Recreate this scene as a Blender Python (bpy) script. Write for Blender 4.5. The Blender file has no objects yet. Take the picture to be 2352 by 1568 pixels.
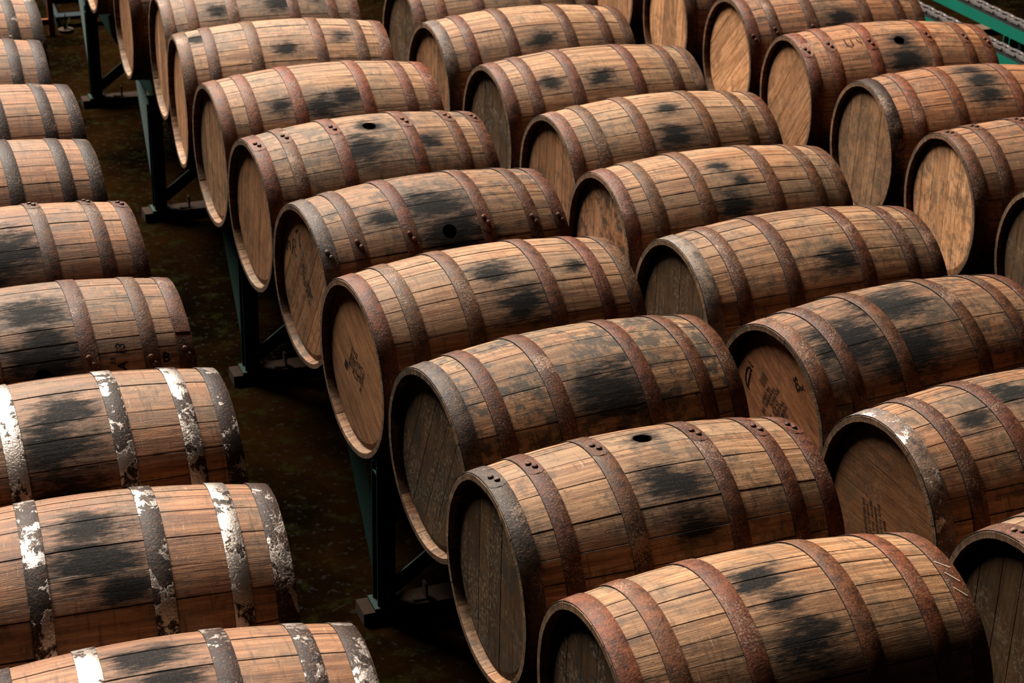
import bpy, bmesh, math, random
from mathutils import Vector, Matrix, Euler

sc = bpy.context.scene
COL = sc.collection
R = math.radians
FLOOR = -0.98                       # barrel axes lie 0.98 m above the floor
def Z(z): return z - FLOOR          # height above the floor from height relative to the barrel axes

# ------------------------------------------------------------------ camera, world, light, exposure
cam_d = bpy.data.cameras.new('camera'); cam = bpy.data.objects.new('camera', cam_d); COL.objects.link(cam)
yaw, pitch, roll = -0.3740573, 0.4482950, 0.0251438
fw = Vector((-math.sin(yaw)*math.cos(pitch), math.cos(yaw)*math.cos(pitch), -math.sin(pitch)))
rt = Vector((math.cos(yaw), math.sin(yaw), 0)); up = rt.cross(fw)
r2 = math.cos(roll)*rt + math.sin(roll)*up; u2 = -math.sin(roll)*rt + math.cos(roll)*up
m = Matrix((r2, u2, -fw)).transposed().to_4x4(); m.translation = Vector((0, 0, Z(2.6555)))
cam.matrix_world = m
cam_d.sensor_width = 36.0; cam_d.lens = 4423.29/2352*36.0
cam_d.clip_start = 0.05; cam_d.clip_end = 200
cam_d.dof.use_dof = True; cam_d.dof.focus_distance = 5.0; cam_d.dof.aperture_fstop = 8.0
sc.camera = cam

world = bpy.data.worlds.new('world'); sc.world = world; world.use_nodes = True
bg = world.node_tree.nodes['Background']
bg.inputs['Color'].default_value = (0.62, 0.74, 1.0, 1); bg.inputs['Strength'].default_value = 0.004

def area(name, loc, target, size, power, color, size_y=None):
    d = bpy.data.lights.new(name, 'AREA'); d.shape = 'RECTANGLE'; d.size = size; d.size_y = size_y or size
    d.energy = power; d.color = color
    o = bpy.data.objects.new(name, d); COL.objects.link(o); o.location = loc
    o.rotation_euler = (Vector(target) - Vector(loc)).to_track_quat('-Z', 'Y').to_euler()
    return o
area('roof_skylight', (-2.0, 18.6, 16.8), (2.3, 3.0, 0.9), 10.0, 30500, (1.0, 0.935, 0.83), 6.0)
area('warm_bay_lamp', (4.5, -6.0, 5.0), (2.4, 5.5, 0.9), 1.6, 14, (1.0, 0.55, 0.25))

vs = sc.view_settings
vs.view_transform = 'Standard'; vs.look = 'None'; vs.gamma = 1.0; vs.use_curve_mapping = False
vs.exposure = 0.0
sc.cycles.max_bounces = 4; sc.cycles.diffuse_bounces = 1; sc.cycles.glossy_bounces = 2

# ------------------------------------------------------------------ node helpers
class NT:
    def __init__(s, name):
        s.m = bpy.data.materials.new(name); s.m.use_nodes = True; s.t = s.m.node_tree
        s.bsdf = s.t.nodes['Principled BSDF']
    def n(s, kind, **kw):
        nd = s.t.nodes.new(kind)
        for k, v in kw.items(): setattr(nd, k, v)
        return nd
    def link(s, a, b): s.t.links.new(a, b)
    def put(s, v, sock):
        if isinstance(v, bpy.types.NodeSocket): s.link(v, sock)
        elif v is not None: sock.default_value = v
    def math(s, op, a, b=None, c=None, clamp=False):
        nd = s.n('ShaderNodeMath', operation=op, use_clamp=clamp)
        for i, v in enumerate((a, b, c)): s.put(v, nd.inputs[i])
        return nd.outputs[0]
    def vmath(s, op, a, b=None):
        nd = s.n('ShaderNodeVectorMath', operation=op); s.put(a, nd.inputs[0])
        if op == 'SCALE': s.put(b, nd.inputs['Scale'])
        else: s.put(b, nd.inputs[1])
        return nd.outputs[1] if op in ('LENGTH', 'DOT_PRODUCT', 'DISTANCE') else nd.outputs[0]
    def attr(s, name):
        return s.n('ShaderNodeAttribute', attribute_type='OBJECT', attribute_name=name)
    def geo(s, name):
        return s.n('ShaderNodeAttribute', attribute_type='GEOMETRY', attribute_name=name)
    def noise(s, v, scale, detail=4, rough=.55, dist=0.0):
        nd = s.n('ShaderNodeTexNoise'); s.put(v, nd.inputs['Vector'])
        nd.inputs['Scale'].default_value = scale; nd.inputs['Detail'].default_value = detail
        nd.inputs['Roughness'].default_value = rough; nd.inputs['Distortion'].default_value = dist
        return nd.outputs['Fac']
    def step(s, v, lo, hi, a=0.0, b=1.0):
        nd = s.n('ShaderNodeMapRange', interpolation_type='SMOOTHSTEP'); s.put(v, nd.inputs['Value'])
        for k, val in (('From Min', lo), ('From Max', hi), ('To Min', a), ('To Max', b)): s.put(val, nd.inputs[k])
        return nd.outputs['Result']
    def mix(s, f, a, b, mode='MIX'):
        nd = s.n('ShaderNodeMix', data_type='RGBA', blend_type=mode)
        s.put(f, nd.inputs[0])
        for v, k in ((a, 6), (b, 7)):
            if isinstance(v, tuple) and len(v) == 3: v = v + (1,)
            s.put(v, nd.inputs[k])
        return nd.outputs[2]
    def xyz(s, v):
        nd = s.n('ShaderNodeSeparateXYZ'); s.put(v, nd.inputs[0]); return nd.outputs
    def comb(s, x, y, z):
        nd = s.n('ShaderNodeCombineXYZ'); s.put(x, nd.inputs[0]); s.put(y, nd.inputs[1]); s.put(z, nd.inputs[2]); return nd.outputs[0]
    def out(s, color, rough, metal=0.0, bump=None, bstr=.3, bdist=.002, spec=.5):
        s.put(color if not (isinstance(color, tuple) and len(color) == 3) else color+(1,), s.bsdf.inputs['Base Color'])
        s.put(rough, s.bsdf.inputs['Roughness']); s.put(metal, s.bsdf.inputs['Metallic'])
        s.put(spec, s.bsdf.inputs['Specular IOR Level'])
        if bump is not None:
            b = s.n('ShaderNodeBump'); b.inputs['Strength'].default_value = bstr; b.inputs['Distance'].default_value = bdist
            s.link(bump, b.inputs['Height']); s.link(b.outputs[0], s.bsdf.inputs['Normal'])
        return s.m

LEN, RH, RB, PW = 0.8909, 0.2788, 0.3175, 1.9645
def prof(x):
    return RH + (RB-RH)*(1-min(1, abs(2*x/LEN))**PW)

# ------------------------------------------------------------------ materials
def mat_oak():
    s = NT('oak_stave')
    P = s.n('ShaderNodeTexCoord').outputs['Object']
    rnd = s.n('ShaderNodeObjectInfo').outputs['Random']
    ang = s.attr('ang').outputs['Fac']; seed = s.attr('seed').outputs['Fac']
    tone = s.attr('tone').outputs['Color']; grime = s.attr('grime').outputs['Fac']
    rot = s.n('ShaderNodeVectorRotate', rotation_type='X_AXIS'); s.link(P, rot.inputs['Vector']); s.link(ang, rot.inputs['Angle'])
    Q0 = rot.outputs[0]
    qx, qy, qz = s.xyz(Q0)
    th = s.math('ARCTAN2', s.math('MULTIPLY', qy, -1.0), qz)
    sv = s.math('MULTIPLY', seed, 7.31)
    Q = s.vmath('ADD', Q0, s.comb(sv, sv, sv))
    px, py, pz = s.xyz(P)
    r50 = s.math('MULTIPLY', rnd, 53.0)
    # long grain of the oak, then finer lines
    g1 = s.noise(s.comb(s.math('MULTIPLY_ADD', px, 3.0, r50), s.math('MULTIPLY', py, 75.0), s.math('MULTIPLY', pz, 20.0)), 1.0, 5, .6, .3)
    g2 = s.noise(s.comb(s.math('MULTIPLY_ADD', px, 16.0, r50), s.math('MULTIPLY', py, 420.0), r50), 1.0, 3, .6)
    # wear running round the barrel: rub marks, drips
    rub = s.noise(s.comb(s.math('MULTIPLY_ADD', qx, 85.0, sv), s.math('MULTIPLY', th, 2.2), sv), 1.0, 4, .65)
    rub2 = s.noise(s.comb(s.math('MULTIPLY_ADD', qx, 260.0, sv), s.math('MULTIPLY', th, 5.0), sv), 1.0, 3, .6)
    big = s.noise(Q, 4.5, 5, .6)
    mott = s.noise(Q, 26.0, 6, .68)
    fine = s.noise(Q, 190.0, 4, .7)
    col = s.mix(s.step(g1, .36, .64), (.155, .070, .028), (.375, .220, .132))
    col = s.mix(s.math('MULTIPLY', s.step(g2, .46, .60), .42), col, (.085, .038, .016))
    # stave to stave differences
    rr = s.math('FRACT', s.math('MULTIPLY', rnd, 91.7))
    col = s.mix(1.0, col, s.mix(rnd, (.74, .72, .70), (1.18, 1.14, 1.10)), 'MULTIPLY')
    col = s.mix(s.math('MULTIPLY', s.step(rr, .6, 1.0), .35), col, (.20, .155, .115))
    col = s.mix(1.0, col, tone, 'MULTIPLY')
    # grey weathering and dark weather patches
    col = s.mix(s.math('MULTIPLY', s.step(big, .46, .66), .42), col, (.17, .125, .088))
    dk = s.math('MULTIPLY', s.step(s.math('ADD', s.math('MULTIPLY_ADD', grime, .10, mott), s.math('MULTIPLY', big, .5)), .79, .93), s.math('MULTIPLY_ADD', grime, .70, .22))
    col = s.mix(dk, col, (.024, .018, .013))
    blot = s.noise(s.vmath('ADD', s.vmath('MULTIPLY', Q, (9.0, 14.0, 14.0)), (3.1, 7.7, 1.3)), 1.0, 6, .72)
    col = s.mix(s.math('MULTIPLY', s.step(blot, .55, .66), .50), col, (.20, .068, .018))
    col = s.mix(s.math('MULTIPLY', s.step(blot, .42, .33), .55), col, (.048, .026, .012))
    col = s.mix(s.math('MULTIPLY', s.step(rub, .56, .68), .5), col, (.036, .020, .010))
    col = s.mix(s.math('MULTIPLY', s.step(rub2, .63, .74), .5), col, (.52, .42, .33))
    # short splits and knots along the grain
    crk = s.noise(s.comb(s.math('MULTIPLY_ADD', px, 5.0, r50), s.math('MULTIPLY', py, 150.0), r50), 1.0, 2, .5)
    crm = s.step(crk, .71, .75)
    col = s.mix(s.math('MULTIPLY', crm, .85), col, (.012, .008, .006))
    pit = s.step(fine, .66, .74)
    col = s.mix(s.math('MULTIPLY', pit, .5), col, (.03, .018, .01))
    # spilled whisky soaked black into the belly round the bung
    wob = s.noise(s.comb(s.math('MULTIPLY', qx, 9.0), s.math('MULTIPLY_ADD', th, 9.0, sv), sv), 1.0, 6, .7)
    wob2 = s.noise(s.comb(s.math('MULTIPLY', qx, 22.0), s.math('MULTIPLY_ADD', th, 45.0, sv), sv), 1.0, 5, .7)
    w = s.math('ADD', s.math('MULTIPLY', s.math('SUBTRACT', wob, .5), 2.4), s.math('MULTIPLY', s.math('SUBTRACT', wob2, .5), 1.7))
    soot = None; halo = None
    for k in ('spot_a', 'spot_b', 'spot_c'):
        ax, at, asz = s.xyz(s.attr(k).outputs['Vector'])
        dx = s.math('DIVIDE', s.math('MULTIPLY', s.math('SUBTRACT', qx, ax), .8), asz)
        dt = s.math('DIVIDE', s.math('MULTIPLY', s.math('SUBTRACT', th, at), .36), asz)
        d = s.math('SQRT', s.math('ADD', s.math('MULTIPLY', dx, dx), s.math('MULTIPLY', dt, dt)))
        mk = s.step(s.math('ADD', d, w), 1.15, .35)
        m2 = s.step(s.math('ADD', d, s.math('MULTIPLY', w, 1.2)), 2.0, .5)
        halo = m2 if halo is None else s.math('MAXIMUM', halo, m2)
        soot = mk if soot is None else s.math('MAXIMUM', soot, mk)
    soot = s.math('MULTIPLY', soot, s.step(fine, .30, .55, .84, .99))
    col = s.mix(s.math('MULTIPLY', halo, .55), col, (.050, .030, .018))
    col = s.mix(soot, col, (.0055, .006, .0075))
    # dirt packed in the joints
    edge = s.geo('edge').outputs['Fac']
    sd = s.step(s.math('ADD', edge, s.math('MULTIPLY', s.math('SUBTRACT', mott, .5), 1.2)), .62, 1.05)
    col = s.mix(s.math('MULTIPLY', sd, s.math('MULTIPLY_ADD', s.math('FRACT', s.math('MULTIPLY', rnd, 17.3)), .75, .25)), col, (.014, .009, .006))
    endm = s.step(s.math('ABSOLUTE', qx), .4440, .4450)
    col = s.mix(s.math('MULTIPLY', endm, .55), col, (.055, .034, .022))
    col = s.mix(1.0, col, (.63, .58, .485), 'MULTIPLY')
    rough = s.math('ADD', s.math('MULTIPLY', g1, .16), s.math('MULTIPLY_ADD', soot, .10, .58))
    h = s.math('ADD', s.math('MULTIPLY', g2, .45), s.math('ADD', s.math('MULTIPLY', g1, .5), s.math('MULTIPLY', crm, -1.0)))
    h = s.math('ADD', h, s.math('MULTIPLY', fine, .35))
    return s.out(col, rough, 0.0, h, .8, .0028, s.math('MULTIPLY_ADD', soot, -.16, .22))

def mat_head():
    s = NT('oak_head')
    P = s.n('ShaderNodeTexCoord').outputs['Object']
    rnd = s.n('ShaderNodeObjectInfo').outputs['Random']
    seed = s.attr('seed').outputs['Fac']; tone = s.attr('tone').outputs['Color']; grime = s.attr('grime').outputs['Fac']
    ang = s.attr('ang').outputs['Fac']
    rot = s.n('ShaderNodeVectorRotate', rotation_type='X_AXIS'); s.link(P, rot.inputs['Vector']); s.link(ang, rot.inputs['Angle'])
    sv = s.math('MULTIPLY', seed, 5.77)
    Q = s.vmath('ADD', rot.outputs[0], s.comb(sv, sv, sv))
    px, py, pz = s.xyz(P); r50 = s.math('MULTIPLY', rnd, 37.0)
    g1 = s.noise(s.comb(s.math('MULTIPLY', py, 45.0), s.math('MULTIPLY_ADD', pz, 5.0, r50), r50), 1.0, 6, .66, .6)
    g2 = s.noise(s.comb(s.math('MULTIPLY', py, 330.0), s.math('MULTIPLY_ADD', pz, 14.0, r50), r50), 1.0, 3, .6)
    big = s.noise(Q, 5.5, 5, .62); mott = s.noise(Q, 24.0, 5, .68); fine = s.noise(Q, 130.0, 4, .72)
    col = s.mix(s.step(g1, .3, .7), (.20, .10, .047), (.36, .21, .12))
    col = s.mix(s.math('MULTIPLY', s.step(g2, .47, .62), .4), col, (.075, .036, .017))
    col = s.mix(1.0, col, s.mix(rnd, (.70, .68, .66), (1.16, 1.14, 1.12)), 'MULTIPLY')
    col = s.mix(1.0, col, tone, 'MULTIPLY')
    dk = s.math('MULTIPLY', s.step(s.math('ADD', mott, s.math('MULTIPLY', big, .7)), .80, 1.0), s.math('MULTIPLY_ADD', grime, .85, .12))
    col = s.mix(dk, col, (.020, .020, .016))
    sp = s.math('MULTIPLY', s.step(fine, .56, .66), s.math('MULTIPLY_ADD', grime, .75, .08))
    col = s.mix(sp, col, (.030, .022, .017))
    pale = s.math('MULTIPLY', s.step(s.noise(s.vmath('ADD', Q, (2.2, 8.8, 4.4)), 75.0, 5, .75), .50, .60), s.step(s.noise(Q, 6.5, 3, .6), .42, .58))
    col = s.mix(s.math('MULTIPLY', pale, s.math('MULTIPLY', grime, .75)), col, (.17, .145, .115))
    crk = s.noise(s.comb(s.math('MULTIPLY', py, 95.0), s.math('MULTIPLY_ADD', pz, 4.0, r50), r50), 1.0, 2, .5)
    crm = s.step(crk, .70, .74); col = s.mix(s.math('MULTIPLY', crm, .8), col, (.015, .01, .008))
    edge = s.geo('edge').outputs['Fac']
    col = s.mix(s.step(s.math('ADD', edge, s.math('MULTIPLY', s.math('SUBTRACT', mott, .5), .8)), .5, 1.0), col, (.030, .019, .011))
    h = s.math('ADD', s.math('MULTIPLY', g2, .4), s.math('ADD', s.math('MULTIPLY', g1, .5), s.math('MULTIPLY', fine, .3)))
    col = s.mix(1.0, col, (.80, .74, .68), 'MULTIPLY')
    blot = s.noise(s.vmath('ADD', Q, (5.1, 2.2, 9.4)), 9.0, 6, .7)
    col = s.mix(s.math('MULTIPLY', s.step(blot, .54, .68), .6), col, (.060, .034, .017))
    return s.out(col, .68, 0.0, h, .7, .0024, .10)

def mat_hoop():
    s = NT('hoop_steel')
    P = s.n('ShaderNodeTexCoord').outputs['Object']
    seed = s.attr('seed').outputs['Fac']; zinc = s.attr('zinc').outputs['Fac']; rust = s.attr('rust').outputs['Color']
    rnd = s.n('ShaderNodeObjectInfo').outputs['Random']
    sv = s.math('MULTIPLY_ADD', seed, 9.1, s.math('MULTIPLY', rnd, 31.0))
    px, py, pz = s.xyz(P); th = s.math('ARCTAN2', s.math('MULTIPLY', py, -1.0), pz)
    Q = s.vmath('ADD', P, s.comb(sv, sv, sv))
    big = s.noise(Q, 7.0, 5, .6); mid = s.noise(Q, 34.0, 6, .7); fine = s.noise(Q, 210.0, 4, .75)
    flake = s.noise(s.vmath('MULTIPLY', Q, (1.0, .8, .8)), 30.0, 7, .72, .5)
    scr = s.noise(s.comb(s.math('MULTIPLY_ADD', px, 190.0, sv), s.math('MULTIPLY', th, 5.0), sv), 1.0, 3, .6)
    col = s.mix(s.step(mid, .32, .66), (.036, .016, .010), (.155, .066, .031))
    col = s.mix(s.math('MULTIPLY', s.step(big, .45, .62), .55), col, (.075, .045, .033))
    col = s.mix(s.math('MULTIPLY', s.step(big, .60, .76), .55), col, (.33, .12, .034))
    col = s.mix(1.0, col, rust, 'MULTIPLY')
    spk = s.noise(Q, 165.0, 4, .62)
    col = s.mix(s.math('MULTIPLY', s.step(spk, .56, .64), .6), col, (.020, .011, .008))
    col = s.mix(s.math('MULTIPLY', s.step(spk, .42, .36), .45), col, (.26, .12, .065))
    worn = s.math('MULTIPLY', s.step(s.math('ADD', fine, s.math('MULTIPLY', big, .8)), 1.0, 1.08), .7)
    worn = s.math('MAXIMUM', worn, s.math('MULTIPLY', s.step(scr, .66, .74), .5))
    col = s.mix(worn, col, (.34, .27, .225))
    # what is left of the zinc coat: bright flakes with ragged edges
    thr = s.math('SUBTRACT', 1.08, s.math('MULTIPLY', zinc, .62))
    zf = s.math('ADD', s.math('MULTIPLY', flake, .62), s.math('MULTIPLY', big, .55))
    zm = s.step(zf, thr, s.math('ADD', thr, .025))
    col = s.mix(zm, col, s.mix(mid, (.36, .36, .38), (.58, .57, .56)))
    col = s.mix(1.0, col, (.60, .50, .43), 'MULTIPLY')
    col = s.mix(s.geo('edge').outputs['Fac'], col, (.004, .004, .003))  # thin shadow line along each hoop, painted near-black on its edge walls
    metal = s.math('MULTIPLY_ADD', zm, .80, .08)
    rough = s.math('ADD', s.math('MULTIPLY', s.math('SUBTRACT', 1.0, zm), s.math('MULTIPLY_ADD', mid, .30, .40)), s.math('MULTIPLY', zm, .33))
    h = s.math('ADD', s.math('MULTIPLY', fine, .7), s.math('ADD', s.math('MULTIPLY', mid, .5), s.math('ADD', s.math('MULTIPLY', zm, .5), spk)))
    return s.out(col, rough, metal, h, .8, .0018, s.math('MULTIPLY_ADD', zm, .3, .13))

def mat_paint(name, c1, c2, rough=.5, chip=.66):
    s = NT(name)
    P = s.n('ShaderNodeTexCoord').outputs['Object']
    a = s.noise(P, 9.0, 5, .6); b = s.noise(P, 60.0, 5, .7)
    col = s.mix(a, c1, c2); m_ = s.step(b, chip, chip+.06)
    col = s.mix(m_, col, (.05, .028, .018))
    return s.out(col, rough, 0.0, b, .25, .001, .12)

def mat_floor():
    s = NT('yard_concrete')
    P = s.n('ShaderNodeNewGeometry').outputs['Position']
    a = s.noise(P, 1.3, 6, .62, .4); b = s.noise(P, 9.0, 6, .68); c = s.noise(P, 70.0, 5, .7); d = s.noise(P, 30.0, 3, .6)
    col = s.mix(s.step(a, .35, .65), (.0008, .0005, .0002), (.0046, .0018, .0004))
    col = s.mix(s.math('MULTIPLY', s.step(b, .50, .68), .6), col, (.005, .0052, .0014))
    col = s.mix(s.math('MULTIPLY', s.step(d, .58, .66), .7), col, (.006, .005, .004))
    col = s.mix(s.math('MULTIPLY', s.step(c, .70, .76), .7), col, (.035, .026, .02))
    rough = s.step(b, .35, .65, .6, .95)
    return s.out(col, rough, 0.0, s.math('ADD', c, b), .5, .004, .0)

def mat_plain(name, c, rough=.6, metal=0.0, var=.3, scale=40):
    s = NT(name)
    P = s.n('ShaderNodeTexCoord').outputs['Object']
    a = s.noise(P, scale, 5, .65)
    col = s.mix(a, tuple(v*(1-var) for v in c), tuple(v*(1+var) for v in c))
    return s.out(col, rough, metal, a, .3, .001, .5 if metal > .3 else .1)

OAK, HEAD, HOOP = mat_oak(), mat_head(), mat_hoop()
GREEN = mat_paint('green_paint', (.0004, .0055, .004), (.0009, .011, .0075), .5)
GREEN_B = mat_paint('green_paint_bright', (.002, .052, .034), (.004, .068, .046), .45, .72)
ORANGE = mat_paint('orange_paint', (.075, .017, .002), (.10, .024, .004), .5, .7)
CHAIN = mat_plain('chain_steel', (.30, .26, .25), .35, .8, .3, 90)
RUBBER = mat_plain('black_guide', (.012, .012, .012), .6)
RUSTY = mat_plain('rusty_steel', (.010, .0045, .0018), .95, 0, .5, 25)
INK = mat_plain('black_ink', (.0022, .0018, .0018), .7, 0, .2, 200)
TIMBER = mat_plain('grey_timber', (.055, .036, .024), .7, 0, .4, 18)
BLUE = mat_paint('blue_paint', (.0008, .0028, .0048), (.0015, .0045, .007), .8, .7)
LEAF = mat_plain('leaf_green', (.010, .022, .002), .8)
CLAY = mat_plain('terracotta', (.014, .005, .0018), .7)
FLOORM = mat_floor()

# ------------------------------------------------------------------ mesh helpers
def mesh(name, verts, faces, mat, smooth=False, edge=None):
    me = bpy.data.meshes.new(name); me.from_pydata([tuple(v) for v in verts], [], faces); me.update()
    me.materials.append(mat)
    if smooth: me.polygons.foreach_set('use_smooth', [True]*len(me.polygons))
    if edge is not None:
        a = me.attributes.new('edge', 'FLOAT', 'POINT'); a.data.foreach_set('value', edge)
    return me
class MB:
    def __init__(s): s.v = []; s.f = []
    def add(s, vs, fs):
        o = len(s.v); s.v += [tuple(v) for v in vs]; s.f += [tuple(i+o for i in f) for f in fs]
    def box(s, x0, x1, y0, y1, z0, z1, M=None):
        vs = [Vector((x, y, z)) for z in (z0, z1) for y in (y0, y1) for x in (x0, x1)]
        if M is not None: vs = [M @ v for v in vs]
        s.add(vs, [(0, 2, 3, 1), (4, 5, 7, 6), (0, 1, 5, 4), (2, 6, 7, 3), (0, 4, 6, 2), (1, 3, 7, 5)])
    def prism(s, poly, a0, a1, axis='y', M=None):
        n = len(poly)
        def P(p, a):
            v = Vector((p[0], a, p[1])) if axis == 'y' else (Vector((a, p[0], p[1])) if axis == 'x' else Vector((p[0], p[1], a)))
            return M @ v if M is not None else v
        vs = [P(p, a0) for p in poly] + [P(p, a1) for p in poly]
        s.add(vs, [tuple(range(n))[::-1], tuple(range(n, 2*n))] + [(i, (i+1) % n, n+(i+1) % n, n+i) for i in range(n)])
    def beam(s, poly, p0, p1, side):
        # sweep a section (list of (a,b)) from p0 to p1; a runs along 'side'
        p0, p1 = Vector(p0), Vector(p1); d = (p1-p0); L = d.length; d.normalize()
        a = (Vector(side) - d*d.dot(Vector(side))).normalized(); b = d.cross(a)
        M = Matrix((a, d, b)).transposed().to_4x4(); M.translation = p0
        s.prism(poly, 0, L, 'y', M)
    def mesh(s, name, mat, smooth=False):
        me = mesh(name, s.v, s.f, mat, smooth)
        bm = bmesh.new(); bm.from_mesh(me); bmesh.ops.recalc_face_normals(bm, faces=bm.faces); bm.to_mesh(me); bm.free()
        return me
def obj(name, me, parent=None, loc=(0, 0, 0), rot=(0, 0, 0), **props):
    o = bpy.data.objects.new(name, me); COL.objects.link(o)
    if parent is not None: o.parent = parent
    o.location = loc; o.rotation_euler = rot
    for k, v in props.items(): o[k] = v
    return o
def thing(name, label, cat, loc=(0, 0, 0), rz=0, group=None, me=None):
    o = obj(name, me, None, loc, (0, 0, rz)); o['label'] = label; o['category'] = cat
    if group: o['group'] = group
    return o

# ------------------------------------------------------------------ floor
b = MB(); b.box(-14, 24, -10, 40, -.2, 0)
fl = obj('floor', b.mesh('floor', FLOORM)); fl['kind'] = 'structure'; fl['label'] = 'stained brown concrete yard floor under the barrel racks'

# ------------------------------------------------------------------ barrel pieces (meshes shared by all barrels)
NR = 12
XS = [-LEN/2 + LEN*i/NR for i in range(NR+1)]
XS = [XS[0], XS[0]+.030] + XS[1:-1] + [XS[-1]-.030, XS[-1]]
def stave_mesh(deg, open_gap=0.0):
    hw = R(deg)/2
    V, F, E = [], [], []
    for x in XS:
        r = prof(x); endk = max(0, (abs(x) - (LEN/2-.031))/.031)
        gap = .0003 + open_gap*(1-abs(2*x/LEN)**2)
        ri = r - .026 + .010*endk
        g = gap/r
        secs = [(-hw+g, ri, .5), (-hw+g, r-.0016, 1), (-hw+g+.0010/r, r-.0001, .9), (-hw+g+.006/r, r, 0), (0, r, 0),
                (hw-g-.006/r, r, 0), (hw-g-.0010/r, r-.0001, .9), (hw-g, r-.0016, 1), (hw-g, ri, .5), (0, ri, .5)]
        for a, rr, e in secs:
            V.append((x, -rr*math.sin(a), rr*math.cos(a))); E.append(float(e))
    n = 10
    for i in range(len(XS)-1):
        for j in range(n):
            k = (j+1) % n
            F.append((i*n+j, (i+1)*n+j, (i+1)*n+k, i*n+k))
    F.append(tuple(range(n))); F.append(tuple(reversed(range((len(XS)-1)*n, len(XS)*n))))
    me = mesh('stave', V, F, OAK, False, E)
    bm = bmesh.new(); bm.from_mesh(me); bmesh.ops.recalc_face_normals(bm, faces=bm.faces)
    bm.to_mesh(me); bm.free()
    me.polygons.foreach_set('use_smooth', [len(p.vertices) == 4 for p in me.polygons])
    me.set_sharp_from_angle(angle=R(50))
    return me
WID = (8, 10, 12, 14, 16, 18, 20)
STAVE = {w: stave_mesh(w) for w in WID}
STAVE_OPEN = {w: stave_mesh(w, .0011) for w in WID}; STAVE_WIDE = {w: stave_mesh(w, .0034) for w in WID}
def bung_stave():
    # a 16 degree stave with a real round hole bored through its middle
    me = stave_mesh(16)
    o = bpy.data.objects.new('stave_src', me); COL.objects.link(o)
    bm = bmesh.new(); bmesh.ops.create_cone(bm, cap_ends=True, segments=24, radius1=.024, radius2=.027, depth=.12)
    bmesh.ops.translate(bm, verts=bm.verts, vec=(0, 0, RB))
    cm = bpy.data.meshes.new('bung_cutter'); bm.to_mesh(cm); bm.free()
    c = bpy.data.objects.new('bung_cutter', cm); COL.objects.link(c)
    md = o.modifiers.new('bore', 'BOOLEAN'); md.operation = 'DIFFERENCE'; md.object = c; md.solver = 'EXACT'
    bpy.context.view_layer.update()
    ev = o.evaluated_get(bpy.context.evaluated_depsgraph_get())
    out = bpy.data.meshes.new_from_object(ev); out.name = 'stave_bung'
    bpy.data.objects.remove(o); bpy.data.objects.remove(c)
    return out
BUNG = bung_stave()

def hoop_mesh(xc, w, name='hoop'):
    xs = [xc-w/2, xc-w/2+.0006, xc, xc+w/2-.0006, xc+w/2]; N = 72
    V, F = [], []
    rings = [(xs[0], -.001), (xs[0], .0032), (xs[1], .0036), (xs[2], .0038), (xs[3], .0036), (xs[4], .0032), (xs[4], -.001)]
    for x, o in rings:
        for i in range(N):
            a = 2*math.pi*i/N; r = prof(x)+o; V.append((x, -r*math.sin(a), r*math.cos(a)))
    n = len(rings)
    for k in range(n):
        q = (k+1) % n
        for i in range(N):
            j = (i+1) % N; F.append((k*N+i, q*N+i, q*N+j, k*N+j))
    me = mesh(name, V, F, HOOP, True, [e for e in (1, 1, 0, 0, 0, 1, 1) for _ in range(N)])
    bm = bmesh.new(); bm.from_mesh(me); bmesh.ops.recalc_face_normals(bm, faces=bm.faces); bm.to_mesh(me); bm.free()
    me.set_sharp_from_angle(angle=R(40))
    return me
HX = ((-.4190, .050), (-.3150, .047), (-.1370, .050), (.1370, .050), (.3150, .047), (.4190, .050))
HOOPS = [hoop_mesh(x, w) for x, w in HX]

def lap_mesh(xc, w, tail=1):
    # the riveted end of the hoop lying over its own start: a curved plate with a rounded tongue; local angle 0 = between the rivets
    a0, a1 = (-.16, .135) if tail > 0 else (-.135, .16)
    N = 12; V, F = [], []
    for lift in (.0028, .0056):
        for i in range(N+1):
            a = a0+(a1-a0)*i/N
            e = (a1-a) if tail > 0 else (a-a0)
            k = min(1, e*prof(xc)/.018); hw = (w/2-.0012)*(math.sqrt(max(0, 1-(1-k)**2))*.6+.4)
            for sx in (-1, 0, 1):
                x = xc+sx*hw; r = prof(x)+lift - (.0012 if sx and lift > .004 else 0)
                V.append((x, -r*math.sin(a), r*math.cos(a)))
    L = 3*(N+1)
    for i in range(N):
        for s in (0, 1):
            p = i*3+s
            F.append((p, p+3, p+4, p+1)); F.append((L+p, L+p+1, L+p+4, L+p+3))
        for s in (0, 2):
            p = i*3+s; F.append((p, p+3, L+p+3, L+p))
    for p in (0, 3*N):
        F.append((p, p+1, L+p+1, L+p)); F.append((p+1, p+2, L+p+2, L+p+1))
    me = mesh('hoop_lap', V, F, HOOP, True)
    bm = bmesh.new(); bm.from_mesh(me); bmesh.ops.recalc_face_normals(bm, faces=bm.faces); bm.to_mesh(me); bm.free()
    me.set_sharp_from_angle(angle=R(35))
    return me
LAPS = [[lap_mesh(x, w, t) for x, w in HX] for t in (1, -1)]
def rivet_mesh():
    V, F = [], []; N = 12
    for z, r in ((-.001, .0078), (.0035, .0080), (.0056, .0066), (.0066, .0035)):
        for i in range(N):
            a = 2*math.pi*i/N; V.append((r*math.cos(a), r*math.sin(a), z))
    for k in range(3):
        for i in range(N):
            j = (i+1) % N; F.append((k*N+i, k*N+j, (k+1)*N+j, (k+1)*N+i))
    F.append(tuple(range(3*N, 4*N)))
    return mesh('rivet', V, F, HOOP, True)
RIVET = rivet_mesh()

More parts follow.
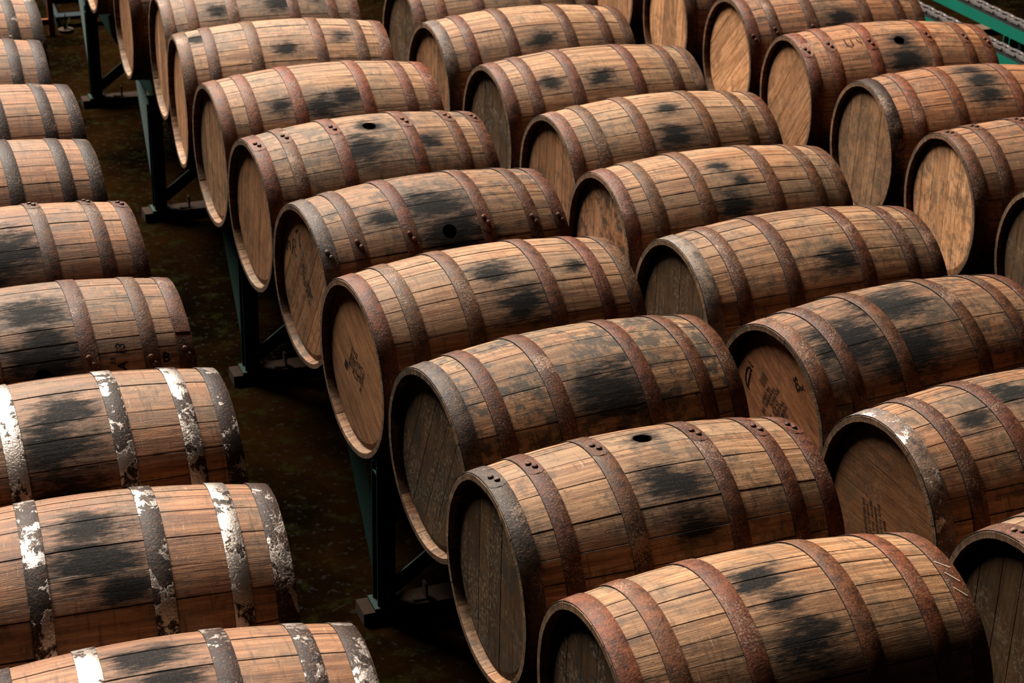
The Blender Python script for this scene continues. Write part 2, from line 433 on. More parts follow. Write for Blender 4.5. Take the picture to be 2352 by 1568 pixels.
HR = RH-.0185; INSET = .021
def head_board_mesh(a, b_, pin=.0013):
    # one board of the head, cut from the round; grain along local z, bevelled edge running into the croze
    K = 9
    def poly(r, x):
        pts = []
        lo, hi = max(a+pin, -r*.9995), min(b_-pin, r*.9995)
        if hi - lo < 1e-4: hi = lo+1e-4
        for i in range(K):
            y = lo+(hi-lo)*i/(K-1); pts.append((x, y, math.sqrt(max(0, r*r-y*y))))
        for i in range(K):
            y = hi+(lo-hi)*i/(K-1); pts.append((x, y, -math.sqrt(max(0, r*r-y*y))))
        return pts
    V = poly(HR-.024, 0) + poly(HR-.020, .0008) + poly(HR+.004, .0075) + poly(HR+.004, .022)
    n = 2*K
    E = []
    for k in range(4):
        for i in range(n):
            E.append(0.15 if k < 2 else 1.0)
    F = [tuple(range(n))]
    for k in range(3):
        for i in range(n):
            j = (i+1) % n; F.append((k*n+i, k*n+j, (k+1)*n+j, (k+1)*n+i))
    me = mesh('head_board', V, F, HEAD, False, E)
    bm = bmesh.new(); bm.from_mesh(me); bmesh.ops.recalc_face_normals(bm, faces=bm.faces); bm.to_mesh(me); bm.free()
    return me
HEAD_SETS = []
for cuts in ((-.165, -.090, -.020, .062, .140), (-.150, -.060, .015, .088, .170), (-.175, -.105, -.010, .075, .155), (-.095, -.010, .105, .185)):
    e = [-HR-.01] + list(cuts) + [HR+.01]
    HEAD_SETS.append([head_board_mesh(e[i], e[i+1]) for i in range(len(e)-1)])
def disc_mesh():
    V = [(0, 0, 0)] + [(0, (HR+.004)*math.cos(2*math.pi*i/40), (HR+.004)*math.sin(2*math.pi*i/40)) for i in range(40)]
    V += [(v[0]+.02, v[1], v[2]) for v in V]
    F = [(0, 1+i, 1+(i+1) % 40) for i in range(40)] + [(41, 42+(i+1) % 40, 42+i) for i in range(40)]
    return mesh('head', V, F, HEAD, False, [.2]*len(V))
DISC = disc_mesh()

# ------------------------------------------------------------------ the barrels
# name: (x, y, turn, scale, tone, grime, rust tint, zinc, rivet angle or None, spots [(x, angle, size)], head tone, head grime, seam angle, head set)
TAN = (1.0, 1.0, 1.0); LIGHT = (1.12, 1.12, 1.12); RED = (.88, .74, .64); DARK = (.66, .62, .60); CLEAN = (1.0, .84, .74); GREY = (.86, .88, .88)
RU = (1.0, 1.0, 1.0); RD = (.75, .66, .62); BK = (.20, .22, .24); RO = (1.25, 1.0, .85)
hp, hd, hb, hg = (1.05, 1.0, .98), (.22, .22, .19), (.74, .66, .60), (.72, .70, .68)
B = {
 'A9': (.5877, 8.4858, .0240, .0002, CLEAN, .10, BK, .62, None, [], hb, .3, 90, 0),
 'A8': (.5208, 7.8429, -.0042, .0002, CLEAN, .05, BK, .30, None, [], hb, .3, 90, 1),
 'A7': (.5398, 7.1995, .0663, .0002, CLEAN, .10, BK, .30, None, [], hb, .3, 90, 2),
 'A6': (.5065, 6.5562, .0495, .0016, CLEAN, .15, BK, .58, None, [], hb, .3, 90, 0),
 'A5': (.5243, 5.9111, .0562, .0012, CLEAN, .25, (.7, .62, .6), .55, -9, [(.0, 35, .13), (-.06, 60, .10)], hb, .3, 90, 1),
 'A4': (.5354, 5.2653, .0281, -.0015, (.80, .74, .68), .45, RD, .28, 55, [(-.011, 18, .10), (.0, 50, .12), (.02, 36, .07)], hb, .3, 90, 2),
 'A3': (.5266, 4.6217, .0064, .0025, CLEAN, .20, BK, .79, None, [(.011, 18, .085), (-.03, 38, .10), (-.02, 60, .10)], hb, .3, 90, 0),
 'A2': (.5024, 3.9749, -.0530, .0034, CLEAN, .25, BK, .79, None, [(.0, 12, .09), (-.02, 29, .10), (.05, 42, .06)], hb, .3, 90, 1),
 'A1': (.5353, 3.3227, -.0465, -.0043, CLEAN, .15, BK, .79, None, [(-.02, -6, .08), (.02, 12, .08), (0, 30, .1)], hb, .3, 90, 2),
 'B11': (1.98, 10.20, .0, .0, TAN, .3, RU, .0, None, [], hp, .2, 90, 0),
 'B10': (1.9489, 9.0239, -.0213, .0004, TAN, .3, RU, .0, None, [], hp, .15, 90, 1),
 'B9': (1.9923, 8.3792, -.0396, -.0006, TAN, .5, RU, .12, None, [(.08, 31, .07), (.25, 25, .05), (-.2, 35, .05)], hp, .25, 88, 2),
 'B8': (1.9442, 7.7375, -.0590, .0027, LIGHT, .35, RU, .16, None, [(-.006, 35, .05), (.234, 23, .05), (-.36, 12, .05)], hp, .15, 84, 3),
 'B7': (1.9299, 7.0863, .0205, .0072, TAN, .30, RO, .22, None, [(-.045, 42, .07), (-.20, 38, .05), (.06, 38, .06)], hg, .45, 92, 0),
 'B6': (1.9253, 6.4416, .0515, .0024, GREY, .55, (1.0, .85, .8), .16, 7, [(.006, 10, .05), (-.06, 32, .09), (.2, 30, .05)], hb, .35, 78, 1),
 'B5': (1.9349, 5.7913, .0820, -.0006, (.86, .80, .72), .75, RD, .18, 45, [(-.02, 26, .11), (.02, 46, .12), (-.2, 30, .05)], hb, .45, 58, 2),
 'B4': (1.9207, 5.1388, .0711, .0034, TAN, .25, RU, .14, None, [(-.033, 19, .065), (.03, 42, .085), (.251, 23, .035)], hb, .10, 147, 3),
 'B3': (1.9471, 4.5000, .0891, -.0011, (.92, .90, .82), .95, RD, .10, None, [(.03, 40, .12)], hd, .65, 68, 0),
 'B2': (1.8967, 3.8640, .0223, -.0046, (1.0, .98, .94), .50, RD, .08, -4, [(.0, -8, .045), (.0, 26, .09), (.02, 48, .06)], hd, .70, 90, 1),
 'B1': (1.9091, 3.2270, .0089, .0048, (1.12, 1.08, 1.0), .30, RO, .12, None, [(-.05, 4, .075), (-.005, 38, .085), (-.03, 20, .05)], hd, .95, 90, 2),
 'C9': (3.0982, 8.2780, -.0052, -.0008, GREY, .5, RU, .08, None, [(-.2, 20, .06)], hd, .6, 90, 0),
 'C8': (3.0190, 7.6420, .0152, -.0001, LIGHT, .25, RD, .06, None, [(.006, 40, .06)], hb, .45, 90, 1),
 'C7': (3.0547, 7.0060, .0147, -.0030, (1.05, 1.03, .98), .25, RU, .10, None, [(-.02, 34, .06), (-.234, 34, .05)], hd, .55, 90, 2),
 'C6': (3.0672, 6.3720, .0246, -.0080, LIGHT, .35, RU, .06, None, [(-.006, 42, .07), (.011, 16, .05)], hb, .40, 90, 0),
 'C5': (3.0102, 5.7400, .0060, -.0060, (1.05, 1.0, .94), .30, RU, .05, None, [(-.033, 48, .08), (-.03, 16, .04), (.02, 30, .035)], (.92, .78, .72), .85, 90, 1),
 'C4': (2.9959, 5.1080, .0222, -.0030, (1.0, .95, .88), .45, RD, .06, None, [(.05, 40, .07)], hd, .6, 90, 2),
 'C3': (2.9969, 4.4740, .1071, -.0060, (.80, .70, .62), .75, RD, .16, None, [(-.067, 6, .13), (-.28, 24, .14), (-.1, 40, .12)], (.95, .70, .58), .20, 152, 3),
 'C2': (3.0024, 3.8373, .0567, -.0003, (.95, .85, .75), .55, RD, .34, None, [(-.061, 3, .07), (-.217, 15, .05), (.02, 22, .06)], (.46, .36, .27), .30, 179, 0),
 'C1': (3.0027, 3.1964, .0371, .0011, TAN, .3, RU, .05, -14, [], hd, .4, 90, 1),
 'D7': (4.4346, 8.8929, -.0049, .0, RED, .4, RD, .05, None, [], hp, .2, 90, 2),
 'D6': (4.4481, 8.2499, -.0410, .0002, RED, .4, RD, .05, None, [], (1.2, 1.12, 1.06), .3, 90, 0),
 'D5': (4.4666, 7.6065, -.0648, .0010, (.85, .70, .58), .5, RD, .05, 53, [(.006, 43, .07)], (1.35, 1.27, 1.20), .15, 45, 1),
 'D4': (4.4388, 6.9726, -.0918, .0019, (1.0, .82, .68), .45, RO, .08, 24, [(.006, 25, .06), (.0, 44, .08)], (.95, .86, .80), .30, 232, 3),
 'D3': (4.4338, 6.3302, -.0790, -.0014, (1.0, .80, .66), .4, RO, .18, None, [(.017, 17, .065), (.01, 33, .065), (.0, 2, .06)], (.55, .54, .52), .45, 89, 2),
 'D2': (4.4018, 5.6889, -.0879, -.0029, (.78, .66, .56), .4, RD, .04, -7, [], (1.25, 1.20, 1.14), .55, 93, 3),
 'D1': (4.3930, 5.0486, -.1174, .0018, DARK, .4, RD, .04, None, [], hd, .5, 90, 1),
}
LABEL = {
 'A9': 'barrel in the leftmost row, farthest in view at the top corner, silver-flaked hoops',
 'A8': 'clean tan barrel in leftmost row with black hoops, second from the far end',
 'A7': 'clean tan barrel in leftmost row with dark speckled hoops, third from the far end',
 'A6': 'orange-tan barrel in leftmost row with white flaking hoops, fourth from the far end',
 'A5': 'leftmost-row barrel with riveted hoop laps along its top ridge',
 'A4': 'brown leftmost-row barrel stamped with letters and a square patch on its rusty end hoop',
 'A3': 'leftmost-row barrel with bright silver hoops and a round black stain',
 'A2': 'leftmost-row barrel with bright silver hoops and many black streaks, second from the near end',
 'A1': 'nearest barrel of the leftmost row, cut off by the bottom edge',
 'B11': 'barrel in the middle row of which only the far head rim tip shows',
 'B10': 'pale-headed barrel at the aisle, farthest but one of the middle row',
 'B9': 'aisle-side barrel whose top is cut by the upper edge, grey stave streaks, narrow tan head',
 'B8': 'light tan aisle-side barrel with reddish hoops and a black burnt stave patch near the rim',
 'B7': 'aisle-side barrel with rusty red hoops and a row of square black stave stains',
 'B6': 'weathered grey-brown aisle-side barrel with open bung hole and rivets on top',
 'B5': 'dark aisle-side barrel with a wide open stave joint and rivets on its flank',
 'B4': 'aisle-side barrel with rust-red hoops and a black-stencilled brown head',
 'B3': 'mould-mottled aisle-side barrel with a dark weathered plank head',
 'B2': 'aisle-side barrel with open bung hole, riveted hoops and a mouldy dark recessed head',
 'B1': 'nearest big light tan barrel at the bottom, rust hoops and black speckled head',
 'C9': 'grey barrel cut by the upper edge, behind the light barrel with pale brown head',
 'C8': 'light tan barrel in the third row, brown mould-edged head, next to the top edge',
 'C7': 'light tan barrel in the third row with a faded belly stain and a black head',
 'C6': 'tan third-row barrel with dark belly stain and brown upright-board head',
 'C5': 'tan third-row barrel with finely black-speckled pinkish head',
 'C4': 'smooth brown third-row barrel with broad grey-shining end hoop and black head',
 'C3': 'tar-blackened third-row barrel with stencilled distillery lettering on its reddish head',
 'C2': 'third-row barrel with whitish end hoop and dark stencilled head, cut by the right edge',
 'C1': 'barrel in the bottom right corner with two rivets on its end hoop',
 'D7': 'barrel of the right-hand row showing only a sliver of brown head at the top edge',
 'D6': 'pale-headed barrel at the top edge behind the largest cream head',
 'D5': 'right-row barrel with a cream-coloured head and dark iron rim',
 'D4': 'reddish right-row barrel with a dark scrawl and a diagonal crack across its head',
 'D3': 'orange-brown right-row barrel with grey split head boards',
 'D2': 'right-row barrel with whitish cracked head at the right edge',
 'D1': 'dark barrel at the right edge showing only its shadowed head rim',
}
GROUP = {'A': 'barrels in the leftmost row', 'B': 'barrels in the middle row along the aisle', 'C': 'barrels in the third row', 'D': 'barrels in the right-hand row'}
BUNGS = {'B6': 10, 'B5': 46, 'B2': -7, 'A4': 57, 'D4': 25}
HOOP0 = {'C4': ((1.5, 3.0, 5.2), .40), 'C2': ((1.5, 2.6, 4.2), .78), 'B2': ((.50, .90, 1.5), .10), 'B3': ((.60, 1.1, 1.9), .14), 'B5': ((.70, 1.3, 2.3), .48), 'D3': (BK, .55), 'C8': ((1.0, 1.8, 2.9), .12), 'C3': ((1.1, 1.05, 1.0), .50)}   # end hoops that look different from the rest of their barrel
BAR = {}
for bi, (nm, (x, y, rz, sca, tone, grime, rust, zinc, riv, spots, htone, hgr, seam, hset)) in enumerate(B.items()):
    rng = random.Random(nm)
    root = thing('barrel', LABEL[nm], 'barrel', (x, y, Z(.31*sca)), rz, GROUP[nm[0]])
    root.scale = (1+sca,)*3; BAR[nm] = root
    seed = float(bi*1.37+.5)
    sp = [(a, R(t), z) for a, t, z in spots] + [(0.0, 3.1, .01)]*3
    common = dict(seed=seed, tone=tone, grime=float(grime), spot_a=sp[0], spot_b=sp[1], spot_c=sp[2])
    # staves
    bung = BUNGS.get(nm)
    seq = [16] if bung is not None else [rng.choice(WID)]
    while sum(seq) < 360:
        rest = 360-sum(seq)
        if rest <= 32:
            a = rest//2; a += a % 2
            cand = [w for w in WID if (rest-w) in WID] or [w for w in WID if w == rest]
            if rest in WID and not cand: seq.append(rest)
            elif cand:
                w = rng.choice(cand); seq.append(w); 
                if rest-w > 0: seq.append(rest-w)
            else: seq.append(10)
        else: seq.append(rng.choice((10, 12, 14, 14, 16, 16, 18, 20)))
    th = (bung if bung is not None else rng.uniform(-5, 5)) - seq[0]/2
    for i, w in enumerate(seq):
        c = R(th+w/2); th += w
        if bung is not None and i == 0: me = BUNG
        else:
            pr = .5 if nm == 'B5' else .28
            me = ((STAVE_WIDE if nm == 'B5' else STAVE_OPEN) if rng.random() < pr else STAVE)[w]
        o = obj('stave', me, root, (0, 0, 0), (c, 0, 0), ang=c, **common)
        dr = rng.uniform(-.0009, .0007)
        o.location = (rng.uniform(-.0004, .0004), -dr*math.sin(c), dr*math.cos(c))
    # heads
    hs = HEAD_SETS[hset]; phi = R(90-seam)
    if nm[0] == 'A':
        obj('head', DISC, root, (-LEN/2+INSET, 0, 0), (0, 0, 0), seed=seed, tone=htone, grime=float(hgr), ang=0.0)
    else:
        for me in hs:
            obj('head_board', me, root, (-LEN/2+INSET+rng.uniform(0, .001)*(nm not in ('B4', 'B5', 'C2', 'C3')), 0, 0), (phi, 0, 0), seed=seed, tone=htone, grime=float(hgr), ang=phi)
    obj('head', DISC, root, (LEN/2-INSET-.02, 0, 0), (0, 0, 0), seed=seed, tone=htone, grime=float(hgr), ang=0.0)
    # hoops with their riveted laps
    for k, me in enumerate(HOOPS):
        zz = max(0.0, zinc+rng.uniform(-.08, .08)) if zinc > .02 else 0.0
        hprop = dict(seed=seed+k, zinc=float(zz), rust=tuple(v*rng.uniform(.88, 1.12) for v in rust))
        if k == 0 and nm in HOOP0:
            hprop = dict(seed=seed, rust=HOOP0[nm][0], zinc=HOOP0[nm][1])
        tail = 1
        if nm == 'B5' and k < 3: tail = -1
        a = R((riv if riv is not None else 0)+rng.uniform(-3, 3)); hrot = rng.uniform(0, 6.28) if riv is None else 0.0
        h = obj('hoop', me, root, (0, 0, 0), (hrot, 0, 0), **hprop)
        if riv is not None:
            obj('hoop_lap', LAPS[0 if tail > 0 else 1][k], h, (0, 0, 0), (a, 0, 0), **hprop)
            for da, dxx in ((-.035, -.004), (.035, .005)):
                t = a+da; xx = HX[k][0]+dxx; r = prof(xx)+.005
                obj('rivet', RIVET, h, (xx, -r*math.sin(t), r*math.cos(t)), (t, 0, 0), **hprop)

# ------------------------------------------------------------------ lettering, scrawls and stamps
def flat_text(s):
    cu = bpy.data.curves.new('txt', 'FONT'); cu.body = s; cu.size = 1.0; cu.resolution_u = 2; cu.offset = .022
    o = bpy.data.objects.new('txt', cu); COL.objects.link(o)
    bpy.context.view_layer.update()
    me = bpy.data.meshes.new_from_object(o.evaluated_get(bpy.context.evaluated_depsgraph_get()))
    V = [(v.co.x, v.co.y) for v in me.vertices]; F = [tuple(p.vertices) for p in me.polygons]
    bpy.data.objects.remove(o); bpy.data.curves.remove(cu); bpy.data.meshes.remove(me)
    return V, F
FRONT = -LEN/2+INSET-.0011
def on_head(bar, name, V2, F, mat=INK, label=None):
    # V2 are (u, v) on the head as seen from the aisle: u to the right, v up
    o = obj(name, mesh(name, [(FRONT, -u, v) for u, v in V2], F, mat), BAR[bar])
    if label: o['label'] = label
    return o
def head_lines(bar, lines, label):
    V, F = [], []
    for s, p0, p1, h in lines:
        v, f = flat_text(s); w = max(a for a, _ in v); p0, p1 = Vector(p0), Vector(p1)
        d = (p1-p0); k = d.length/w; d.normalize(); n = Vector((-d.y, d.x)); o = len(V)
        for a, c in v:
            p = p0+d*(a*k)+n*(c*h/.7); V.append((p.x, p.y))
        F += [tuple(i+o for i in q) for q in f]
    on_head(bar, 'stencil', V, F, INK, label)
def ribbon(pts, w):
    V, F = [], []
    for i, p in enumerate(pts):
        p = Vector(p); a = Vector(pts[max(0, i-1)]); b_ = Vector(pts[min(len(pts)-1, i+1)])
        t = (b_-a).normalized(); n = Vector((-t.y, t.x))*w/2; V += [tuple(p+n), tuple(p-n)]
    F = [(2*i, 2*i+1, 2*i+3, 2*i+2) for i in range(len(pts)-1)]
    return V, F
def strokes(polys, w):
    V, F = [], []
    for pts in polys:
        v, f = ribbon(pts, w); o = len(V); V += v; F += [tuple(i+o for i in q) for q in f]
    return V, F
def on_body(bar, name, V2, F, x0, t0, ang, size, label):
    # V2 in local text units; wrap onto the barrel surface at (x0, t0)
    c, s = math.cos(ang), math.sin(ang); P = []
    for a, b_ in V2:
        xx = x0+(a*c-b_*s)*size; yy = (a*s+b_*c)*size; r = prof(xx)+.0016; t = t0-yy/r
        P.append((xx, -r*math.sin(t), r*math.cos(t)))
    o = obj(name, mesh(name, P, F, INK), BAR[bar]); o['label'] = label
def line_set(words, p0, d, n, step, cw, h):
    out = []; p0, d, n = Vector(p0), Vector(d).normalized(), Vector(n).normalized()
    for i, (s, off) in enumerate(words):
        a = p0 - n*step*i + d*off; out.append((s, tuple(a), tuple(a+d*cw*len(s)), h))
    return out
d = Vector((-.027, -.064)).normalized(); n = Vector((-d.y, d.x))
head_lines('C3', line_set([('FOUR ROSES', 0), ('TK62D08L.25', .0), ('D.S.P. KY', .022), ('BOURBON', -.012), ('TK62008L.25', .0), ('FR OBSY', .018)],
           (.053, .064), d, n, .0185, .0105, .0125), 'black stencilled distillery lettering')
for (u0, v0) in ((.074, .036), (-.045, .105)):
    V, F = [], []
    for i in range(7):
        a = Vector((u0, v0))-n*.0042*i; v, f = ribbon([tuple(a), tuple(a+d*.042)], .0020); o = len(V); V += v; F += [tuple(k+o for k in q) for q in f]
    on_head('C3', 'stencil_bar', V, F, INK, 'block of fine black printed lines')
V, F = strokes([[(-.128, .093), (-.140, .099), (-.153, .090), (-.158, .068), (-.156, .045), (-.146, .031), (-.134, .029)],
                [(-.133, .095), (-.139, .060), (-.142, .031)], [(-.148, .115), (-.134, .108), (-.124, .107)]], .0055)
on_head('C3', 'marker_scrawl', V, F, INK, 'black marker letter D')
head_lines('C3', [('DS', (.122, .142), (.092, .175), .020), ('X', (.140, .150), (.128, .165), .018)], 'small pencilled letters')
d = Vector((-.032, .083)).normalized(); n = Vector((-d.y, d.x))
head_lines('C2', line_set([('FOUR ROSES DIS. LLC', -.036), ('2 11  D 12DO2', -.012), ('D.S.P. KY6 - ROUSE', -.034), ('BOURBON WHISKEY', -.026), ('11 D 12  D O2', -.006), ('OESM', .010)],
           (-.051, -.072), d, n, .0185, .0068, .0105), 'black stencilled distillery lettering')
def block_rows(bar, p0, d, rows, cols, cw, step, seed, fill=.85, label='worn illegible black stencil'):
    rng = random.Random(seed); V, F = [], []; p0, d = Vector(p0), Vector(d).normalized(); n = Vector((-d.y, d.x))
    for i in range(rows):
        off = rng.uniform(-1.5, 1.5)*cw
        for j in range(cols-rng.randint(0, 2)):
            if rng.random() > fill: continue
            for q in range(2):
                a = p0-n*step*i+d*(off+j*cw+rng.uniform(0, .35)*cw)+n*(q*step*.30+rng.uniform(0, .1)*step)
                w, h = cw*rng.uniform(.5, .9), step*rng.uniform(.20, .32); o = len(V)
                V += [tuple(a), tuple(a+d*w), tuple(a+d*w+n*h), tuple(a+n*h)]; F.append((o, o+1, o+2, o+3))
    on_head(bar, 'stencil', V, F, INK, label)
block_rows('B4', (.052, .012), (-.40, -.92), 7, 9, .0105, .0175, 4)
block_rows('B5', (.035, -.055), (-.66, .75), 4, 15, .0095, .0150, 5)
V = []; F = []
for i in range(6):
    a = Vector((-.100, -.010))+Vector((.92, -.39))*.0042*i; v, f = ribbon([tuple(a), tuple(a+Vector((-.40, -.92))*.034)], .003); o = len(V); V += v; F += [tuple(k+o for k in q) for q in f]
on_head('B4', 'stencil_bar', V, F, INK, 'small black printed square')
V, F = strokes([[(-.185, .060), (-.180, .098), (-.160, .100), (-.152, .074)], [(-.135, .070), (-.122, .128), (-.098, .128), (-.100, .104), (-.122, .100), (-.096, .068)],
                [(-.095, .160), (-.075, .178), (-.055, .168), (-.060, .148), (-.045, .132), (-.052, .120), (-.062, .134)]], .005)
on_head('B5', 'marker_scrawl', V, F, INK, 'faint black handwritten scrawl')
v, f = flat_text('B'); on_body('A4', 'stamp', v, f, .343, R(58), R(-8), .042, 'black stamped letter B')
v, f = flat_text('13'); on_body('A4', 'stamp', v, f, .236, R(52), R(78), .040, 'black stamped figures on their side')
v, f = flat_text('A'); on_body('A4', 'stamp', v, f, .236, R(60), R(78), .040, 'black stamped letter on its side')
v, f = flat_text('55'); on_body('A4', 'stamp', v, f, .205, R(56), R(78), .022, 'small faint stamped figures on their side')
V, F = strokes([[(0, .9), (.05, .2), (.3, 0), (.55, .2), (.5, .8)], [(.95, .75), (1.3, .1), (1.25, .75), (1.7, .55)]], .09)
on_body('D4', 'marker_scrawl', V, F, -.243, R(27), 0, .055, 'dark hand-drawn scrawl')
V, F = strokes([[(0, 0), (.9, -1.4)], [(.2, -2.2), (1.0, -4.0)], [(.2, -4.8), (1.0, -6.4)]], .10)
b = BAR['B1']
P = []
for a, c_ in V:
    xx = .398+a*.034; t = R(10)-c_*.0165/.29; r = prof(xx)+.0052; P.append((xx, -r*math.sin(t), r*math.cos(t)))
CHALK = mat_plain('chalk', (.34, .25, .19), .8)
o = obj('chalk_mark', mesh('chalk_mark', P, F, CHALK), b); o['label'] = 'three pale chalk strokes on the end hoop'
# square repair plate welded on the end hoop of the stamped barrel
V, F = [], []
for lift in (.0034, .0058):
    for i in range(5):
        t = R(30.5+11*i/4)
        for xx in (.396, .420, .4425):
            r = prof(xx)+lift; V.append((xx, -r*math.sin(t), r*math.cos(t)))
for i in range(4):
    for s in (0, 1):
        p = i*3+s; F += [(15+p, 15+p+1, 15+p+4, 15+p+3)]
    F += [(i*3, i*3+3, 15+i*3+3, 15+i*3), (i*3+2, i*3+5, 15+i*3+5, 15+i*3+2)]
F += [(0, 1, 16, 15), (1, 2, 17, 16), (12, 13, 28, 27), (13, 14, 29, 28)]
o = obj('patch_plate', mesh('patch_plate', V, F, HOOP), BAR['A4'], seed=3.0, zinc=0.0, rust=RD); o['label'] = 'square welded repair plate on the end hoop'

# ------------------------------------------------------------------ conveyor racks
def section_c(w, h, t):   # C channel, web on the aisle side
    return [(-w/2, -h/2), (w/2, -h/2), (w/2, -h/2+t), (-w/2+t, -h/2+t), (-w/2+t, h/2-t), (w/2, h/2-t), (w/2, h/2), (-w/2, h/2)]
def section_h(w, t):
    h = w/2
    return [(-h, -h), (h, -h), (h, -h+t), (t/2, -h+t), (t/2, h-t), (h, h-t), (h, h), (-h, h), (-h, h-t), (-t/2, h-t), (-t/2, -h+t), (-h, -h+t)]
def section_l(w, t): return [(-w/2, -w/2), (w/2, -w/2), (w/2, -w/2+t), (-w/2+t, -w/2+t), (-w/2+t, w/2), (-w/2, w/2)]
def link_parts(mb, y, flip):
    hw = .009 if flip else .012
    for sx in (-1, 1):
        x = sx*hw
        mb.prism([(y-.028, -.004), (y-.020, -.011), (y+.020, -.011), (y+.028, -.004), (y+.028, .004), (y+.020, .011), (y-.020, .011), (y-.028, .004)], x-.0016, x+.0016, 'x')
    mb.prism([(y+.0195+.008*math.cos(k*math.pi/3), .008*math.sin(k*math.pi/3)) for k in range(6)], -hw, hw, 'x')
TOP = Z(-.3045)        # top of the chain, where the barrels rest
def rail_mesh(y0, y1, mat):
    mb = MB(); mb.beam(section_c(.050, .105, .006), (0, y0, TOP-.034-.0525), (0, y1, TOP-.034-.0525), (1, 0, 0)); return mb.mesh('rail', mat)
def guide_mesh(y0, y1):
    mb = MB(); mb.box(-.016, .016, y0, y1, TOP-.034, TOP-.022); return mb.mesh('chain_guide', RUBBER)
def chain_mesh(y0, y1):
    mb = MB(); k = 0; y = y0+.03
    while y < y1-.03: link_parts(mb, y, k % 2); y += .040; k += 1
    return mb.mesh('drive_chain', CHAIN)
h0 = TOP-.034-.105
def post_mesh(mat):
    mb = MB(); mb.beam(section_h(.062, .007), (0, 0, .010), (0, 0, h0), (1, 0, 0)); mb.box(-.045, .045, -.045, .045, .0, .010); return mb.mesh('post', mat)
def rack(name, label, xc, half, y0, y1, ys, mat, near_label=None):
    root = thing(name, label, 'conveyor', (xc, 0, 0), 0, 'chain conveyors the barrels lie on')
    rm, gm, cm, pm = rail_mesh(y0, y1, mat), guide_mesh(y0, y1), chain_mesh(y0, y1), post_mesh(mat)
    mb = MB(); mb.beam(section_l(.055, .006), (-half+.02, 0, .07), (half-.02, 0, h0-.02), (0, 1, 0)); br = mb.mesh('brace', mat)
    mb = MB(); mb.beam([(-.023, -.023), (.023, -.023), (.023, .023), (.017, .023), (.017, -.017), (-.023, -.017)], (.0, .04, .06), (.05, .70, h0-.005), (1, 0, 0)); lb = mb.mesh('long_brace', mat)
    mb = MB(); mb.prism([(-.085, 0), (2*half+.085, 0), (2*half+.085, .045), (-.085, .045)], -.048, .048, 'y'); sl = mb.mesh('sleeper', RUSTY)
    mb = MB(); mb.box(-.025, .025, -.02, .02, 0, .006); mb.box(.018, .025, -.02, .02, .006, .055); ap = mb.mesh('anchor_bracket', RUSTY)
    mb = MB(); mb.beam(section_c(.05, .08, .006), (-half-.03, 0, h0+.050), (half+.03, 0, h0+.050), (0, 1, 0)); cb = mb.mesh('cross_member', mat)
    for sx in (-1, 1):
        obj('rail', rm, root, (sx*(half-.06), 0, 0))
        obj('chain_guide', gm, root, (sx*(half-.06), 0, 0))
        c = obj('drive_chain', cm, root, (sx*(half-.06), 0, TOP-.011)); c['kind'] = 'stuff'
        for y in ys: obj('post', pm, root, (sx*half, y, .045))
        for y in ys: obj('long_brace', lb, root, (sx*half, y, .045)) if sx < 0 else None
    for y in ys:
        obj('brace', br, root, (0, y, .045)); obj('sleeper', sl, root, (-half, y, 0)); obj('cross_member', cb, root, (0, y, 0))
        obj('anchor_bracket', ap, root, (-half+.12, y-.01, .045))
    return root
YS = (3.36, 5.20, 7.04, 8.91, 10.72)
rack('conveyor_rack', 'dark green steel rack under the leftmost row of barrels', .5275, .32, 2.6, 9.6, (3.36, 5.2, 7.04, 8.91), GREEN)
rack('conveyor_rack', 'dark green steel rack with braced posts along the aisle', 1.925, .32, 2.4, 11.4, YS, GREEN)
rack('conveyor_rack', 'dark green steel rack under the third row of barrels', 3.02, .32, 2.4, 9.6, (3.36, 5.2, 7.04, 8.91), GREEN)
rack('conveyor_rack', 'dark green steel rack under the right-hand row of barrels', 4.43, .32, 4.2, 10.6, (5.2, 7.04, 8.91), GREEN)

# the empty conveyor at the top right
root = thing('empty_conveyor', 'bright green conveyor rails with roller chains at the top right corner', 'conveyor', (0, 0, 0))
mb = MB(); mb.beam(section_c(.050, .064, .006), (0, 5.5, TOP-.046-.032), (0, 12.0, TOP-.046-.032), (1, 0, 0)); rm = mb.mesh('rail', GREEN_B)
mb = MB(); mb.box(-.024, .024, 5.5, 12.0, TOP-.046, TOP-.024); gm = mb.mesh('chain_guide', RUBBER)
mb = MB(); mb.beam(section_h(.062, .007), (0, 0, .010), (0, 0, TOP-.110), (1, 0, 0)); mb.box(-.045, .045, -.045, .045, .0, .010); pm = mb.mesh('post', GREEN_B)
def big_link(mb, flip):
    hw = .019 if flip else .026
    for sx in (-1, 1):
        x = sx*hw
        mb.prism([(-.042, -.003), (-.036, -.008), (.036, -.008), (.042, -.003), (.042, .003), (.036, .008), (-.036, .008), (-.042, .003)], x-.003, x+.003, 'x')
    for y in (-.031, .031):
        mb.prism([(y+.006*math.cos(k*math.pi/4), .006*math.sin(k*math.pi/4)) for k in range(8)], -hw, hw, 'x')
lk = []
for flip in (0, 1):
    mb = MB(); big_link(mb, flip); lk.append(mb.mesh('chain_link', CHAIN))
for xr in (6.03, 6.39):
    obj('rail', rm, root, (xr, 0, 0)); obj('chain_guide', gm, root, (xr, 0, 0))
    y = 6.6; k = 0
    while y < 11.6:
        obj('chain_link', lk[k % 2], root, (xr, y, TOP-.012)); y += .062; k += 1
for y in (6.4, 8.75, 10.9):
    for xr in (6.03, 6.39): obj('post', pm, root, (xr, y, 0))
mb = MB(); mb.box(6.00, 7.1, -.05, .05, 0, .045); o = obj('cross_beam', mb.mesh('cross_beam', TIMBER), root, (0, 9.43, Z(-.62))); o['label'] = 'pale timber cross beam'
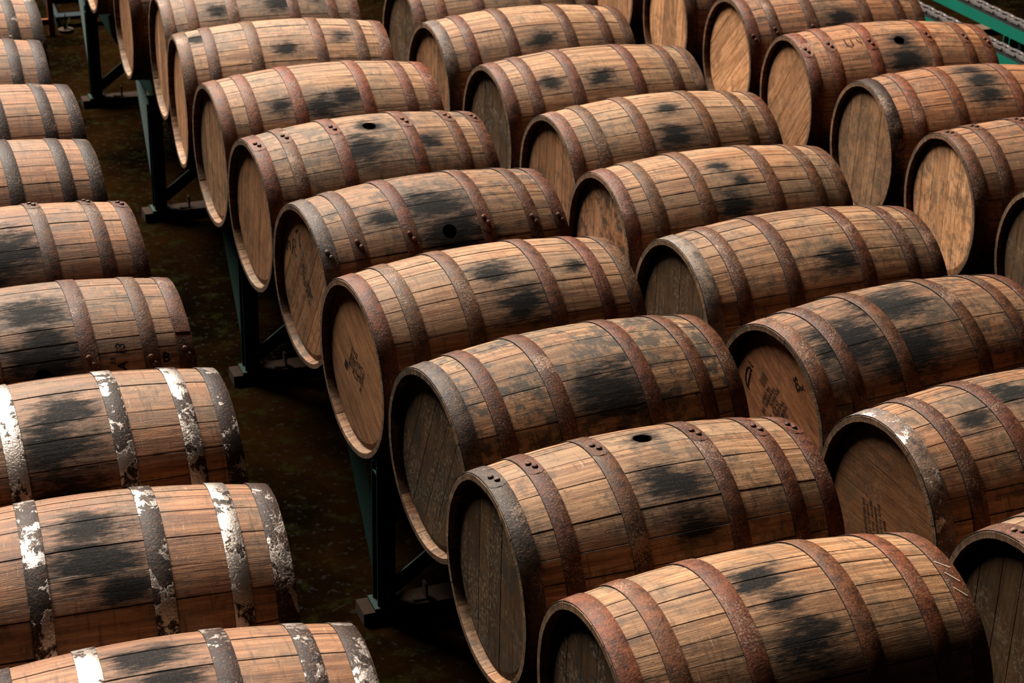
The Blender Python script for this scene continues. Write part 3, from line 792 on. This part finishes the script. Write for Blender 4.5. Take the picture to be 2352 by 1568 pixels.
mb = MB(); mb.box(6.05, 6.11, -.03, .03, 0, Z(-.62)); obj('beam_leg', mb.mesh('beam_leg', GREEN), root, (0, 9.43, 0))
mb = MB(); mb.box(6.95, 7.01, -.03, .03, 0, Z(-.62)); obj('beam_leg', mb.mesh('beam_leg', GREEN), root, (0, 9.43, 0))

# ------------------------------------------------------------------ small things far down the aisle
root = thing('steel_stand', 'orange painted steel stand far down the aisle beside the top left barrel', 'stand', (1.40, 12.17, 0))
for xx in (-.17, .17):
    mb = MB(); mb.box(-.018, .018, -.018, .018, 0, .78); obj('leg', mb.mesh('leg', ORANGE), root, (xx, 0, 0))
for zz in (.09, .42, .74):
    mb = MB(); mb.box(-.152, .152, -.012, .012, -.018, .018); obj('crossbar', mb.mesh('crossbar', ORANGE), root, (0, 0, zz))
root = thing('metal_steps', 'small blue slatted steps far down the aisle behind the green posts', 'steps', (1.98, 12.36, 0))
for k in range(4):
    mb = MB(); mb.box(-.36, .36, -.045, .045, 0, .022); obj('tread', mb.mesh('tread', BLUE), root, (0, .30*k, .05+.035*k))
for xx in (-.34, .34):
    mb = MB(); mb.prism([(-.05, 0), (1.0, 0), (1.0, .15), (.85, .152), (-.05, .048)], -.012, .012, 'x'); obj('stringer', mb.mesh('stringer', BLUE), root, (xx, 0, 0))
root = thing('potted_weed', 'small green tuft in a clay dish beside the orange stand', 'plant', (1.665, 12.22, 0))
mb = MB(); mb.prism([(.05*math.cos(k*math.pi/6), .05*math.sin(k*math.pi/6)) for k in range(12)], 0, .018, 'z'); obj('dish', mb.mesh('dish', CLAY), root)
rng = random.Random(8); mb = MB()
for k in range(16):
    a = rng.uniform(0, 6.28); l = rng.uniform(.06, .11); sp = rng.uniform(.15, .5)
    t = Vector((math.cos(a)*sp*l, math.sin(a)*sp*l, l)); w = Vector((-math.sin(a), math.cos(a), 0))*.004; base = Vector((math.cos(a)*.01, math.sin(a)*.01, .016))
    mb.add([base-w, base+w, base+t*.6+w, base+t*.6-w, base+t], [(0, 1, 2, 3), (3, 2, 4)])
obj('leaves', mb.mesh('leaves', LEAF), root)
